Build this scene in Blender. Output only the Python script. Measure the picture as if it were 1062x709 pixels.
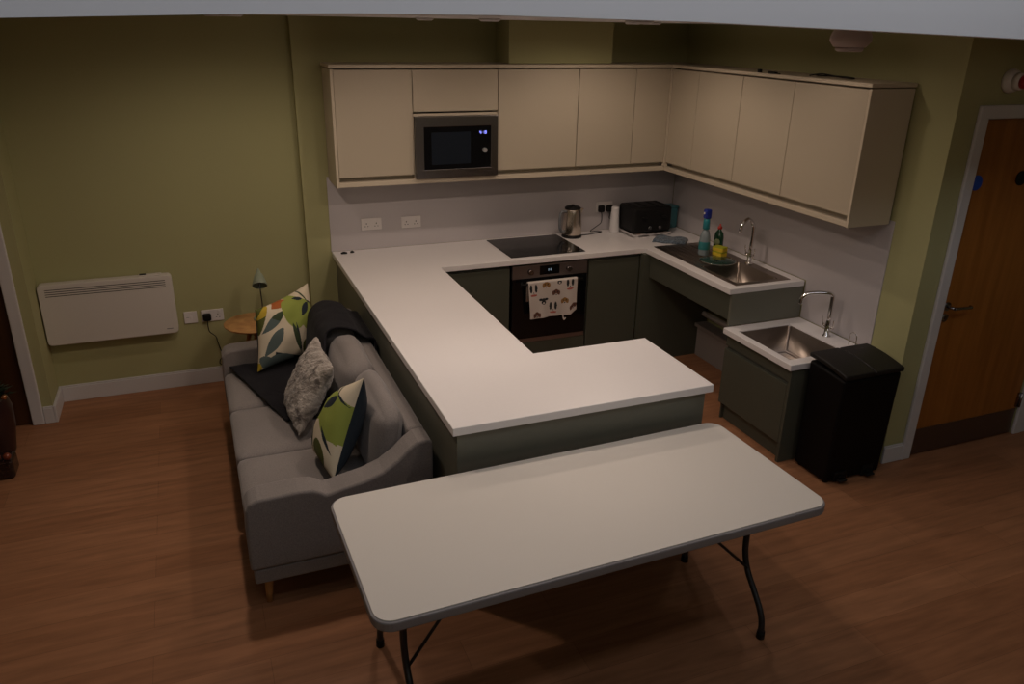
import bpy, bmesh, math, random
from mathutils import Vector, Matrix, noise
random.seed(7)
for o in list(bpy.data.objects): bpy.data.objects.remove(o, do_unlink=True)
S = bpy.context.scene; C = S.collection
# ---------------------------------------------------------------- camera
CX, CY, CZ, PITCH, YAW, ROLL, F = -3.71694, -5.6188, 2.47105, -0.38324, -0.386604, 0.019356, 820.59
cam = bpy.data.cameras.new('camera'); camo = bpy.data.objects.new('camera', cam); C.objects.link(camo)
fw = Vector((-math.sin(YAW)*math.cos(PITCH), math.cos(YAW)*math.cos(PITCH), math.sin(PITCH)))
rt = Vector((math.cos(YAW), math.sin(YAW), 0)); up = rt.cross(fw)
r2 = rt*math.cos(ROLL)+up*math.sin(ROLL); u2 = up*math.cos(ROLL)-rt*math.sin(ROLL)
m = Matrix((r2, u2, -fw)).transposed().to_4x4(); m.translation = Vector((CX, CY, CZ)); camo.matrix_world = m
cam.sensor_fit = 'HORIZONTAL'; cam.sensor_width = 36; cam.lens = F/1062*36; cam.clip_start = .02
S.camera = camo
# ---------------------------------------------------------------- light and exposure
CEIL = 2.488
S.view_settings.view_transform = 'Standard'; S.view_settings.look = 'None'
S.view_settings.gamma = 1; S.view_settings.exposure = 0.0; S.view_settings.use_curve_mapping = False
W = bpy.data.worlds.new('world'); S.world = W; W.use_nodes = True
W.node_tree.nodes['Background'].inputs[0].default_value = (.9, .95, 1, 1)
W.node_tree.nodes['Background'].inputs[1].default_value = .05
LAMP_W = 3.5; LAMP_COL = (1, .80, .66)
def area(name, loc, rot, sx, sy, watts, col):
    l = bpy.data.lights.new(name, 'AREA'); l.shape = 'RECTANGLE'; l.size = sx; l.size_y = sy; l.energy = watts; l.color = col
    o = bpy.data.objects.new(name, l); C.objects.link(o); o.location = loc; o.rotation_euler = rot; return o
area('bulkhead_fill', (-2.2, -4.9, 3.7), (math.radians(95), 0, 0), 5.0, .8, 29.5, (.88, .92, 1))  # added cool light with no visible source, brightens the bulkhead

area('hall_fill', (-2.2, -8.5, 3.0), (math.radians(82), 0, 0), 3.5, .9, 9, (1, .90, .83))  # added warm fill from behind the camera, no fitting stands there

# ---------------------------------------------------------------- materials
def mat(name, col, rough=.6, metal=0, spec=.5, bump=None, vary=None, emis=None, trans=0, coat=0):
    M = bpy.data.materials.new(name); M.use_nodes = True; nt = M.node_tree; b = nt.nodes['Principled BSDF']
    b.inputs['Base Color'].default_value = (*col, 1); b.inputs['Roughness'].default_value = rough
    b.inputs['Metallic'].default_value = metal; b.inputs['Specular IOR Level'].default_value = spec
    if trans: b.inputs['Transmission Weight'].default_value = trans
    if coat: b.inputs['Coat Weight'].default_value = coat
    if emis: b.inputs['Emission Color'].default_value = (*emis[0], 1); b.inputs['Emission Strength'].default_value = emis[1]
    tc = nt.nodes.new('ShaderNodeTexCoord')
    if vary:   # (scale, amount)
        n = nt.nodes.new('ShaderNodeTexNoise'); n.inputs['Scale'].default_value = vary[0]; n.inputs['Detail'].default_value = 4
        nt.links.new(tc.outputs['Object'], n.inputs['Vector'])
        r = nt.nodes.new('ShaderNodeMapRange'); r.inputs[3].default_value = 1-vary[1]; r.inputs[4].default_value = 1+vary[1]
        nt.links.new(n.outputs[0], r.inputs[0])
        mx = nt.nodes.new('ShaderNodeVectorMath'); mx.operation = 'SCALE'; mx.inputs[0].default_value = col
        nt.links.new(r.outputs[0], mx.inputs['Scale']); nt.links.new(mx.outputs[0], b.inputs['Base Color'])
    if bump:   # (scale, strength, distance)
        n = nt.nodes.new('ShaderNodeTexNoise'); n.inputs['Scale'].default_value = bump[0]; n.inputs['Detail'].default_value = 3
        nt.links.new(tc.outputs['Object'], n.inputs['Vector'])
        bp = nt.nodes.new('ShaderNodeBump'); bp.inputs['Strength'].default_value = bump[1]; bp.inputs['Distance'].default_value = bump[2]
        nt.links.new(n.outputs[0], bp.inputs['Height']); nt.links.new(bp.outputs[0], b.inputs['Normal'])
    return M
def floor_mat():
    M = bpy.data.materials.new('wood_floor'); M.use_nodes = True; nt = M.node_tree; b = nt.nodes['Principled BSDF']; N = nt.nodes.new; L = nt.links.new
    tc = N('ShaderNodeTexCoord')
    br = N('ShaderNodeTexBrick'); br.offset = .37; br.inputs['Scale'].default_value = 1
    br.inputs['Brick Width'].default_value = 1.22; br.inputs['Row Height'].default_value = .18
    br.inputs['Mortar Size'].default_value = .0012; br.inputs['Mortar Smooth'].default_value = .3; br.inputs['Bias'].default_value = 0
    br.inputs['Color1'].default_value = (.315, .140, .066, 1); br.inputs['Color2'].default_value = (.37, .172, .084, 1); br.inputs['Mortar'].default_value = (.22, .10, .048, 1)
    L(tc.outputs['Object'], br.inputs['Vector'])
    mp = N('ShaderNodeMapping'); mp.inputs['Scale'].default_value = (1.6, 15, 1); L(tc.outputs['Object'], mp.inputs[0])
    n = N('ShaderNodeTexNoise'); n.inputs['Scale'].default_value = 1.6; n.inputs['Detail'].default_value = 7; n.inputs['Roughness'].default_value = .6; L(mp.outputs[0], n.inputs['Vector'])
    cr = N('ShaderNodeMapRange'); cr.inputs[1].default_value = .3; cr.inputs[2].default_value = .7; cr.inputs[3].default_value = .74; cr.inputs[4].default_value = 1.14; L(n.outputs[0], cr.inputs[0])
    vm = N('ShaderNodeVectorMath'); vm.operation = 'SCALE'; L(br.outputs[0], vm.inputs[0]); L(cr.outputs[0], vm.inputs['Scale'])
    L(vm.outputs[0], b.inputs['Base Color']); b.inputs['Roughness'].default_value = .55; b.inputs['Specular IOR Level'].default_value = .3
    bp = N('ShaderNodeBump'); bp.inputs['Strength'].default_value = .15; bp.inputs['Distance'].default_value = .002
    L(n.outputs[0], bp.inputs['Height']); L(bp.outputs[0], b.inputs['Normal']); return M
def grain_mat(name, c1, c2, sc=(9, 9, 1.2), rough=.45):
    M = bpy.data.materials.new(name); M.use_nodes = True; nt = M.node_tree; b = nt.nodes['Principled BSDF']; N = nt.nodes.new; L = nt.links.new
    tc = N('ShaderNodeTexCoord'); mp = N('ShaderNodeMapping'); mp.inputs['Scale'].default_value = sc; L(tc.outputs['Object'], mp.inputs[0])
    n = N('ShaderNodeTexNoise'); n.inputs['Scale'].default_value = 2.2; n.inputs['Detail'].default_value = 6; L(mp.outputs[0], n.inputs['Vector'])
    r = N('ShaderNodeValToRGB'); r.color_ramp.elements[0].position = .35; r.color_ramp.elements[1].position = .68
    r.color_ramp.elements[0].color = (*c1, 1); r.color_ramp.elements[1].color = (*c2, 1); L(n.outputs[0], r.inputs[0])
    L(r.outputs[0], b.inputs['Base Color']); b.inputs['Roughness'].default_value = rough; return M
def weave_mat(name, col, sc=260, amt=.18, ribs=None):
    M = bpy.data.materials.new(name); M.use_nodes = True; nt = M.node_tree; b = nt.nodes['Principled BSDF']; N = nt.nodes.new; L = nt.links.new
    tc = N('ShaderNodeTexCoord')
    n = N('ShaderNodeTexNoise'); n.inputs['Scale'].default_value = sc; n.inputs['Detail'].default_value = 2; L(tc.outputs['Object'], n.inputs['Vector'])
    r = N('ShaderNodeMapRange'); r.inputs[1].default_value = .3; r.inputs[2].default_value = .7; r.inputs[3].default_value = 1-amt; r.inputs[4].default_value = 1+amt; L(n.outputs[0], r.inputs[0])
    vm = N('ShaderNodeVectorMath'); vm.operation = 'SCALE'; vm.inputs[0].default_value = col; L(r.outputs[0], vm.inputs['Scale']); L(vm.outputs[0], b.inputs['Base Color'])
    b.inputs['Roughness'].default_value = .9; b.inputs['Specular IOR Level'].default_value = .15; b.inputs['Sheen Weight'].default_value = .25
    h = n
    if ribs:
        w = N('ShaderNodeTexWave'); w.bands_direction = ribs[0]; w.inputs['Scale'].default_value = ribs[1]; w.inputs['Distortion'].default_value = .4; L(tc.outputs['Object'], w.inputs['Vector']); h = w
    bp = N('ShaderNodeBump'); bp.inputs['Strength'].default_value = .5; bp.inputs['Distance'].default_value = .004 if ribs else .0015
    L(h.outputs[0], bp.inputs['Height']); L(bp.outputs[0], b.inputs['Normal']); return M
GREEN = mat('green_wall_paint', (.395, .38, .185), .75, vary=(1.2, .03), bump=(160, .08, .002))
WHITEP = mat('white_ceiling_paint', (.78, .78, .79), .8, bump=(120, .05, .002))
FASC = mat('pale_bulkhead_paint', (.66, .66, .68), .8, vary=(.8, .05))
GLOSSW = mat('white_gloss_trim', (.62, .60, .60), .4)
SPLASH = mat('grey_white_splash_panel', (.50, .465, .47), .32, vary=(2, .03))
FLOOR = floor_mat()
TOP = mat('white_stone_worktop', (.82, .79, .78), .38, vary=(60, .02))
CREAM = mat('cream_matt_cabinet', (.465, .40, .30), .5)
CREAML = mat('cream_cabinet_carcass', (.55, .475, .36), .5)
DGREEN = mat('dark_green_cabinet', (.078, .081, .060), .5, spec=.3, vary=(2, .05))
DGREEN_LIT = mat('dark_green_cabinet_lit', (.155, .155, .120), .45, vary=(2, .05))  # same cabinet green, lightened: light on the camera-facing panels is in the colour
CARCG = mat('grey_carcass', (.10, .10, .085), .6)  # plain grey of the unit carcasses and plinth
STEEL = mat('brushed_steel', (.30, .28, .28), .27, 1, vary=(30, .08))
STEELW = mat('satin_sink_steel', (.32, .27, .235), .34, 1, vary=(14, .12))
CHROME = mat('chrome', (.8, .78, .77), .08, 1)
BLKGLASS = mat('black_glass', (.005, .005, .006), .09, spec=.28)
BLK = mat('black_plastic', (.008, .0075, .0075), .5, spec=.25)
BINB = mat('matt_black_plastic', (.004, .0035, .0035), .55, spec=.15, bump=(300, .1, .001))
GREYE = mat('grey_table_edge', (.27, .255, .26), .6)
TABW = mat('off_white_laminate', (.66, .63, .58), .55, vary=(250, .03))
LEGM = mat('dark_grey_tube', (.05, .052, .058), .4, .6)
SOFA = weave_mat('grey_sofa_fabric', (.225, .200, .186))
THROW = weave_mat('charcoal_rib_knit', (.012, .0112, .014), 200, .15, ('Y', 22))
THROW.node_tree.nodes['Principled BSDF'].inputs['Sheen Weight'].default_value = .05
OAK = grain_mat('light_oak', (.45, .22, .08), (.62, .34, .13))
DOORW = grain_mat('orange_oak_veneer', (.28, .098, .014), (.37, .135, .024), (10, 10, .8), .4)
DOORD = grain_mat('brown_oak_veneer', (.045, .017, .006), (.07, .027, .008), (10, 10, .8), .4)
HEAT = mat('white_enamel', (.66, .62, .57), .38)
SOCK = mat('white_socket_plastic', (.72, .68, .66), .35)
KICK = mat('dull_steel_plate', (.20, .16, .14), .38, .9)

# ---------------------------------------------------------------- helpers
def tag(o, label=None, cat=None, group=None, kind=None):
    if label: o['label'] = label
    if cat: o['category'] = cat
    if group: o['group'] = group
    if kind: o['kind'] = kind
    return o
def empty(name, loc=(0, 0, 0), label=None, cat=None, group=None):
    o = bpy.data.objects.new(name, None); C.objects.link(o); o.location = loc; o.empty_display_size = .1
    return tag(o, label, cat, group)
def link(name, bm, ms, parent=None, smooth=False, bev=0, seg=2, ang=40):
    bmesh.ops.recalc_face_normals(bm, faces=bm.faces)
    me = bpy.data.meshes.new(name); bm.to_mesh(me); bm.free()
    for k in (ms if isinstance(ms, (list, tuple)) else [ms]): me.materials.append(k)
    if smooth:
        for p in me.polygons: p.use_smooth = True
    o = bpy.data.objects.new(name, me); C.objects.link(o)
    if parent: o.parent = parent; o.matrix_parent_inverse = Matrix.Translation(-parent.location)
    if bev:
        md = o.modifiers.new('bevel', 'BEVEL'); md.width = bev; md.segments = seg; md.limit_method = 'ANGLE'; md.angle_limit = math.radians(ang)
    return o
def BM(): return bmesh.new()
def box(bm, x0, x1, y0, y1, z0, z1, mi=0):
    v = [bm.verts.new((x, y, z)) for x in (x0, x1) for y in (y0, y1) for z in (z0, z1)]
    for f in ((0,1,3,2), (4,6,7,5), (0,4,5,1), (2,3,7,6), (0,2,6,4), (1,5,7,3)):
        bm.faces.new([v[i] for i in f]).material_index = mi
    return bm
def B(name, x0, x1, y0, y1, z0, z1, ms, parent=None, bev=0, seg=2):
    return link(name, box(BM(), x0, x1, y0, y1, z0, z1), ms, parent, bev=bev, seg=seg)
def rbox(bm, x0, x1, y0, y1, z0, z1, r, seg=3):
    t = BM(); box(t, x0, x1, y0, y1, z0, z1); bmesh.ops.bevel(t, geom=t.edges[:], offset=r, segments=seg, affect='EDGES', profile=.5)
    me = bpy.data.meshes.new('t'); t.to_mesh(me); t.free(); bm.from_mesh(me); bpy.data.meshes.remove(me); return bm
def softbox(bm, x0, x1, y0, y1, z0, z1, r, puff=(0, 0, 0), n=14, nz=0):
    """cushion: rounded box whose faces puff outward"""
    c = Vector(((x0+x1)/2, (y0+y1)/2, (z0+z1)/2)); h = Vector(((x1-x0)/2, (y1-y0)/2, (z1-z0)/2)); grid = {}
    def vert(i, j, k):
        if (i, j, k) in grid: return grid[(i, j, k)]
        u = Vector((2*i/n-1, 2*j/n-1, 2*k/n-1)); p = Vector([u[a]*h[a] for a in range(3)])
        q = Vector([max(-h[a]+r, min(h[a]-r, p[a])) for a in range(3)]); d = p-q
        # map edge cells onto the rounded edge
        q2 = Vector([math.copysign(max(0, h[a]-r), u[a]) if abs(u[a]) > 1-1e-6 else q[a] for a in range(3)])
        d = p-q2
        if d.length > 1e-9: p = q2+d.normalized()*r
        for a in range(3):
            o = [b for b in range(3) if b != a]
            p[a] += puff[a]*u[a]*(1-u[o[0]]**2)*(1-u[o[1]]**2)
        if nz: p += Vector([noise.noise(p*6+Vector((a*9, 0, 0)))*nz for a in range(3)])
        grid[(i, j, k)] = bm.verts.new(c+p); return grid[(i, j, k)]
    for a in range(3):
        for s in (0, n):
            for i in range(n):
                for j in range(n):
                    q = []
                    for di, dj in ((0,0), (1,0), (1,1), (0,1)):
                        t = [0, 0, 0]; t[a] = s; o = [b for b in range(3) if b != a]; t[o[0]] = i+di; t[o[1]] = j+dj; q.append(vert(*t))
                    try: bm.faces.new(q)
                    except ValueError: pass
    return bm
def cyl(bm, p0, p1, r0, r1=None, n=20, mi=0, cap=True):
    r1 = r0 if r1 is None else r1; p0 = Vector(p0); p1 = Vector(p1); d = (p1-p0).normalized()
    a = d.orthogonal().normalized(); b = d.cross(a); R = []
    for p, r in ((p0, r0), (p1, r1)):
        R.append([bm.verts.new(p+(a*math.cos(t)+b*math.sin(t))*r) for t in [2*math.pi*i/n for i in range(n)]])
    for i in range(n):
        f = bm.faces.new((R[0][i], R[0][(i+1) % n], R[1][(i+1) % n], R[1][i])); f.material_index = mi; f.smooth = True
    if cap:
        for q in R: bm.faces.new(q).material_index = mi
    return bm
def lathe(bm, prof, c, n=32, axis=Vector((0, 0, 1)), mi=0):
    """prof: (radius, height)"""
    axis = axis.normalized(); a = axis.orthogonal().normalized(); b = axis.cross(a); c = Vector(c); R = []
    for r, h in prof:
        if r < 1e-6: R.append([bm.verts.new(c+axis*h)])
        else: R.append([bm.verts.new(c+axis*h+(a*math.cos(t)+b*math.sin(t))*r) for t in [2*math.pi*i/n for i in range(n)]])
    for p, q in zip(R, R[1:]):
        for i in range(n):
            j = (i+1) % n
            if len(p) == 1 and len(q) == 1: continue
            if len(p) == 1: f = bm.faces.new((p[0], q[i], q[j]))
            elif len(q) == 1: f = bm.faces.new((p[i], p[j], q[0]))
            else: f = bm.faces.new((p[i], p[j], q[j], q[i]))
            f.smooth = True; f.material_index = mi
    for q in (R[0], R[-1]):
        if len(q) > 1: bm.faces.new(q).material_index = mi
    return bm
def smooth_path(pts, k=8):
    P = [Vector(p) for p in pts]; P = [P[0]*2-P[1]]+P+[P[-1]*2-P[-2]]; out = []
    for i in range(1, len(P)-2):
        for t in range(k):
            t /= k; a, b, c, d = P[i-1:i+3]
            out.append(.5*((2*b)+(c-a)*t+(2*a-5*b+4*c-d)*t*t+(3*b-a-3*c+d)*t**3))
    out.append(P[-2]); return out
def tube(bm, pts, r, n=10, k=8, raw=False):
    P = [Vector(p) for p in pts] if raw else smooth_path(pts, k); a = None; R = []
    for i, p in enumerate(P):
        d = (P[min(i+1, len(P)-1)]-P[max(i-1, 0)]).normalized()
        a = d.orthogonal().normalized() if a is None else (a-d*a.dot(d)).normalized()
        b = d.cross(a); rr = r(i/(len(P)-1)) if callable(r) else r
        R.append([bm.verts.new(p+(a*math.cos(t)+b*math.sin(t))*rr) for t in [2*math.pi*j/n for j in range(n)]])
    for p, q in zip(R, R[1:]):
        for i in range(n): bm.faces.new((p[i], p[(i+1) % n], q[(i+1) % n], q[i])).smooth = True
    bm.faces.new(R[0]); bm.faces.new(R[-1]); return bm
def prism(bm, pts, axis, a0, a1):
    """pts: 2-D outline in the two other axes, extruded along axis"""
    def mk(p, t):
        v = list(p); v.insert('XYZ'.index(axis), t); return bm.verts.new(v)
    A = [mk(p, a0) for p in pts]; Bv = [mk(p, a1) for p in pts]; n = len(pts)
    bm.faces.new(A); bm.faces.new(Bv)
    for i in range(n): bm.faces.new((A[i], A[(i+1) % n], Bv[(i+1) % n], Bv[i]))
    return bm
def slab(bm, xs, ys, inside, z0, z1):
    """slab made of the grid cells for which inside(x, y) holds, one closed skin"""
    vt = {}
    def v(i, j, k):
        if (i, j, k) not in vt: vt[(i, j, k)] = bm.verts.new((xs[i], ys[j], (z0, z1)[k]))
        return vt[(i, j, k)]
    ins = {(i, j): inside((xs[i]+xs[i+1])/2, (ys[j]+ys[j+1])/2) for i in range(len(xs)-1) for j in range(len(ys)-1)}
    for (i, j), t in ins.items():
        if not t: continue
        bm.faces.new((v(i,j,1), v(i+1,j,1), v(i+1,j+1,1), v(i,j+1,1))); bm.faces.new((v(i,j,0), v(i,j+1,0), v(i+1,j+1,0), v(i+1,j,0)))
        for (di, dj, a, b) in ((-1,0,(0,0),(0,1)), (1,0,(1,1),(1,0)), (0,-1,(1,0),(0,0)), (0,1,(0,1),(1,1))):
            if not ins.get((i+di, j+dj), False):
                bm.faces.new((v(i+a[0],j+a[1],0), v(i+b[0],j+b[1],0), v(i+b[0],j+b[1],1), v(i+a[0],j+a[1],1)))
    bmesh.ops.dissolve_limit(bm, angle_limit=.01, verts=bm.verts, edges=bm.edges); return bm
def basin(bm, x0, x1, y0, y1, z0, z1, t=.004):
    """open-topped bowl with thin walls"""
    b = BM(); box(b, x0, x1, y0, y1, z0, z1); bmesh.ops.recalc_face_normals(b, faces=b.faces)
    top = max(b.faces, key=lambda f: f.calc_center_median().z); bmesh.ops.delete(b, geom=[top], context='FACES_ONLY')
    es = [e for e in b.edges if not e.is_boundary]; bmesh.ops.bevel(b, geom=es, offset=.018, segments=4, affect='EDGES')
    bmesh.ops.solidify(b, geom=b.faces[:], thickness=t)
    me = bpy.data.meshes.new('t'); b.to_mesh(me); b.free(); bm.from_mesh(me); bpy.data.meshes.remove(me); return bm
def struct(name, bm, ms, **k): return tag(link(name, bm, ms, **k), kind='structure')
def copy_tree(o, parent=None, delta=Vector((0, 0, 0))):
    c = o.copy(); C.objects.link(c)
    if parent: c.parent = parent
    else: c.location = o.location+delta
    for ch in o.children: copy_tree(ch, c)
    return c

# ---------------------------------------------------------------- room shell
YH, XL, YR, YD = .06, -4.74, -.25, -2.536
YF = -3.40
struct('floor', box(BM(), -6.8, 2.8, -8.6, .2, -.05, 0), FLOOR)
struct('ceiling', box(BM(), -6.8, 2.8, YF, .2, CEIL, CEIL+.05), WHITEP)
struct('wall_back', box(BM(), XL, -3.018, YH, .2, 0, CEIL), GREEN)
struct('wall_back_kitchen', box(BM(), -3.018, .12, 0, .2, 0, CEIL), GREEN)
bmw = BM(); slab(bmw, [-6.8, -5.742, -4.868, XL], [YR, .2], lambda x, y: not (-5.742 < x < -4.868), 0, 2.06); box(bmw, -6.8, XL, YR, .2, 2.06, CEIL)
struct('wall_left', bmw, GREEN)
struct('wall_right', box(BM(), 0, .12, YD, 0, 0, CEIL), GREEN)
bmw = BM(); slab(bmw, [.12, .215, 1.13, 2.8], [YD, YD+.12], lambda x, y: not (.215 < x < 1.13), 0, 2.05); box(bmw, .12, 2.8, YD, YD+.12, 2.05, CEIL)
struct('wall_front_right', bmw, GREEN)
struct('wall_far_left', box(BM(), -6.9, -6.8, -8.6, .2, 0, 4.7), GREEN)
struct('wall_far_right', box(BM(), 2.8, 2.9, -8.6, -2.4, 0, 4.7), GREEN)
struct('wall_rear', box(BM(), -6.8, 2.8, -8.7, -8.6, 0, 4.7), GREEN)
struct('ceiling_hall', box(BM(), -6.8, 2.8, -8.6, YF, 4.7, 4.75), WHITEP)
# bulkhead over the edge of the low ceiling: its lower edge bows a little
bm = BM(); key = [(-6.8, -.045), (-5, -.035), (-4.07, -.016), (-3.6, .001), (-3.29, .009), (-2.92, .012), (-2.3, .006), (-1.6, -.010), (-.8, -.030), (0, -.045), (2.8, -.09)]
pts = [(x, 2.4768+d) for x, d in key]+[(2.8, 4.7), (-6.8, 4.7)]
prism(bm, pts, 'Y', YF-.12, YF)
struct('wall_bulkhead', bm, FASC)
struct('trim_1', box(BM(), -1.60, -.80, -.26, -.0005, 2.212, CEIL-.0005), GREEN)   # painted duct boxing above the cupboards
SK = .117
def skirt(name, x0, x1, y0, y1):
    b = BM(); box(b, x0, x1, y0, y1, 0, SK-.012)
    dx = .006 if abs(x1-x0) < .05 else 0; dy = .006 if abs(y1-y0) < .05 else 0
    box(b, x0+dx*0, x1, y0+(dy if y1 > y0 else 0), y1, SK-.012, SK)
    return struct(name, b, GLOSSW, bev=.003)
skirt('baseboard_back', XL+.016, -2.86, YH-.016, YH-.0005)
skirt('baseboard_return', XL+.0005, XL+.016, YR-.016, YH-.0005)
skirt('baseboard_left', -4.798, XL, YR-.016, YR-.0005)
skirt('baseboard_right', -.0005, .148, YD-.016, YD-.0005)
skirt('baseboard_far_right', 1.202, 2.8, YD-.016, YD-.0005)
# ---- doors
def doorset(n, x0, x1, yw, leafm, hinge_left):
    top = 2.045; t = empty('door_%d' % n, (x0, yw, 0)); t['kind'] = 'structure'
    link('door_leaf', box(BM(), x0+.004, x1-.004, yw+.006, yw+.048, .006, top-.006), leafm, t, bev=.002)
    b = BM(); prism(b, [(x0-.07, 0), (x0-.07, top+.07), (x1+.07, top+.07), (x1+.07, 0), (x1, 0), (x1, top), (x0, top), (x0, 0)], 'Y', yw-.022, yw-.0005)
    link('door_frame', b, GLOSSW, t, bev=.006)
    return t
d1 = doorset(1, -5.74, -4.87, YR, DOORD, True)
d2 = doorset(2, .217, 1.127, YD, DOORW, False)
b = BM(); box(b, .229, 1.115, YD-.0003, YD+.005, .012, .185); link('kick_plate', b, KICK, d2, bev=.001)
b = BM(); cyl(b, (.262, YD-.004, .99), (.262, YD+.006, .99), .026); cyl(b, (.262, YD-.05, .99), (.262, YD, .99), .009)
tube(b, [(.262, YD-.05, .99), (.30, YD-.054, .99), (.39, YD-.052, .985), (.405, YD-.035, .985)], .009)
link('door_handle', b, STEEL, d2, smooth=False)
b = BM(); cyl(b, (.262, YD-.004, .92), (.262, YD+.006, .92), .024); box(b, .258, .266, YD-.008, YD-.003, .912, .928); link('thumb_turn', b, STEEL, d2)
for z in (.25, 1.02, 1.8):
    b = BM(); cyl(b, (1.122, YD-.012, z-.05), (1.122, YD-.012, z+.05), .008); box(b, 1.10, 1.125, YD-.008, YD+.004, z-.05, z+.05); link('hinge', b, STEEL, d2)
BLUE = mat('blue_sign_vinyl', (.01, .06, .42), .4)
b = BM(); cyl(b, (.262, YD-.002, 1.705), (.262, YD+.0055, 1.705), .041, n=36)
bl = link('fire_door_sign', b, BLUE, d2)
b = BM(); cyl(b, (.607, YD-.003, 1.713), (.607, YD+.0055, 1.713), .040, n=30); link('door_viewer', b, BLK, d2)

# ---- splash panels (fixed to the wall)
SB = empty('splash_panel', (-1.4, -.004, .916), 'grey-white glossy splash panel behind the hob and kettle on the back wall', 'splash panel')
link('panel', box(BM(), -2.85, -.0065, -.006, -.0005, .917, 1.452), SPLASH, SB)
b = BM(); slab(b, [-2.29, -1.6745, -.012], [.6595, .917, 1.452], lambda y, z: z > .917 or y < -1.6745, 0, .0055)
for v in b.verts: y, z, x = v.co.x, v.co.y, v.co.z; v.co = (-.006+x, y, z)
sp2 = link('splash_panel', b, SPLASH); tag(sp2, 'grey-white glossy splash panel on the right wall behind both sinks', 'splash panel')

# ---------------------------------------------------------------- worktops
h = .916; T = .038; L = 2.8475; P = 2.8555; WI = 2.2175; PI_ = 2.2244; PR = 1.565; WD = .6215; WR = .6106; YE = -1.671
SX0, SX1, SY0, SY1 = -.535, -.095, -1.625, -.615       # inset sink cut-out
def inU(x, y):
    if SX0+.012 < x < SX1-.012 and SY0+.012 < y < SY1-.012: return False
    if y > -WD: return True
    if x < -WI: return True
    if y < -PI_ and x < -PR: return True
    return x > -WR and y > YE
b = slab(BM(), sorted([-L, -WI, -PR, -WR, SX0+.012, SX1-.012, -.0125]), sorted([-P, -PI_, YE, SY0+.012, SY1-.012, -WD, -.0065]), inU, h-T, h)
wt = link('worktop', b, TOP, bev=.003); tag(wt, 'long white U-shaped worktop running round the kitchen and peninsula', 'worktop')
H2 = .6583; WR2 = .6276; YS1, YS2 = -1.6743, -2.3272
BX0, BX1, BY0, BY1 = -.575, -.165, -2.252, -1.762
b = slab(BM(), [-WR2, BX0, BX1, -.0125], [YS2, BY0, BY1, YS1], lambda x, y: not (BX0 < x < BX1 and BY0 < y < BY1), H2-T, H2)
tag(link('worktop', b, TOP, bev=.003), 'small low white worktop with a square sink beside the black bin', 'worktop')
# sinks
t = empty('inset_sink', (-.3, -1.1, h), 'steel sink and drainer let into the higher worktop', 'sink')
BWY0, BWY1, BWX0, BWX1 = -1.585, -1.175, -.50, -.17
b = slab(BM(), [SX0, BWX0, BWX1, SX1], [SY0, BWY0, BWY1, SY1], lambda x, y: not (BWX0 < x < BWX1 and BWY0 < y < BWY1), h+.0005, h+.005)
for i in range(9):
    x = -.49+i*.04; cyl(b, (x, -1.12, h+.005), (x, -.68, h+.006), .0035, n=8)
link('drainer', b, STEELW, t, bev=.0015)
b = BM(); basin(b, BWX0, BWX1, BWY0, BWY1, h-.16, h+.004); link('bowl', b, mat('lit_bowl_steel', (.46, .39, .33), .38, 1), t, smooth=True)  # sink steel lightened in colour to offset shade from the glass disc
b = BM(); cyl(b, (-.33, -1.38, h-.1555), (-.33, -1.38, h-.150), .04, n=28); cyl(b, (-.33, -1.38, h-.150), (-.33, -1.38, h-.146), .022, n=20); link('plughole', b, CHROME, t)
t = empty('undermount_sink', (-.37, -2.0, H2), 'square steel sink sunk in the low worktop', 'sink')
b = BM(); basin(b, BX0+.001, BX1-.001, BY0+.001, BY1-.001, H2-.20, H2-.008); link('bowl', b, STEELW, t, smooth=True)
b = BM(); cyl(b, (-.37, -2.0, H2-.1955), (-.37, -2.0, H2-.19), .045, n=28); cyl(b, (-.37, -2.0, H2-.19), (-.37, -2.0, H2-.186), .024, n=20); link('plughole', b, CHROME, t)
# taps
def tap(name, x, y, z, path, label, levers):
    t = empty(name, (x, y, z), label, 'tap', 'mixer taps')
    b = BM(); lathe(b, [(.027, 0), (.027, .006), (.017, .012), (.016, .09), (.013, .105), (.011, .115)], (x, y, z), 24); link('tap_body', b, CHROME, t)
    b = BM(); tube(b, path, .0135, 14); q = Vector(path[-1]); link('spout', b, CHROME, t)
    for s in levers:
        b = BM(); cyl(b, (x, y+s*.012, z+.06), (x, y+s*.045, z+.068), .011, .010, 14)
        tube(b, [(x, y+s*.04, z+.066), (x-.004, y+s*.048, z+.085), (x-.010, y+s*.052, z+.125)], .0045, 8); link('lever', b, CHROME, t)
    return t
tx, ty = -.135, -1.235
tap('mixer_tap', tx, ty, h+.005, [(tx, ty, h+.11), (tx, ty, h+.24), (tx-.01, ty+.002, h+.295), (tx-.05, ty+.006, h+.325), (tx-.092, ty+.008, h+.29), (tx-.10, ty+.01, h+.235)], 'tall chrome swan-neck mixer tap on the higher sink', (-1, 1))
tx, ty = -.095, -2.02
tap('mixer_tap', tx, ty, H2+.0005, [(tx, ty, H2+.11), (tx, ty, H2+.255), (tx-.006, ty+.002, H2+.275), (tx-.025, ty+.008, H2+.285), (tx-.10, ty+.04, H2+.287), (tx-.15, ty+.062, H2+.278), (tx-.175, ty+.075, H2+.25), (tx-.178, ty+.077, H2+.215)], 'chrome right-angled mixer tap on the low sink beside the bin', (-1, 1))
b = tube(BM(), [(-.10, -2.215, H2+.001), (-.10, -2.215, H2+.075), (-.10, -2.225, H2+.098), (-.10, -2.245, H2+.105), (-.10, -2.262, H2+.095), (-.10, -2.268, H2+.07), (-.10, -2.268, H2+.001)], .003, 8)
tag(link('wire_loop', b, CHROME), 'thin bent wire loop standing on the low worktop behind the bin', 'wire')

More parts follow.
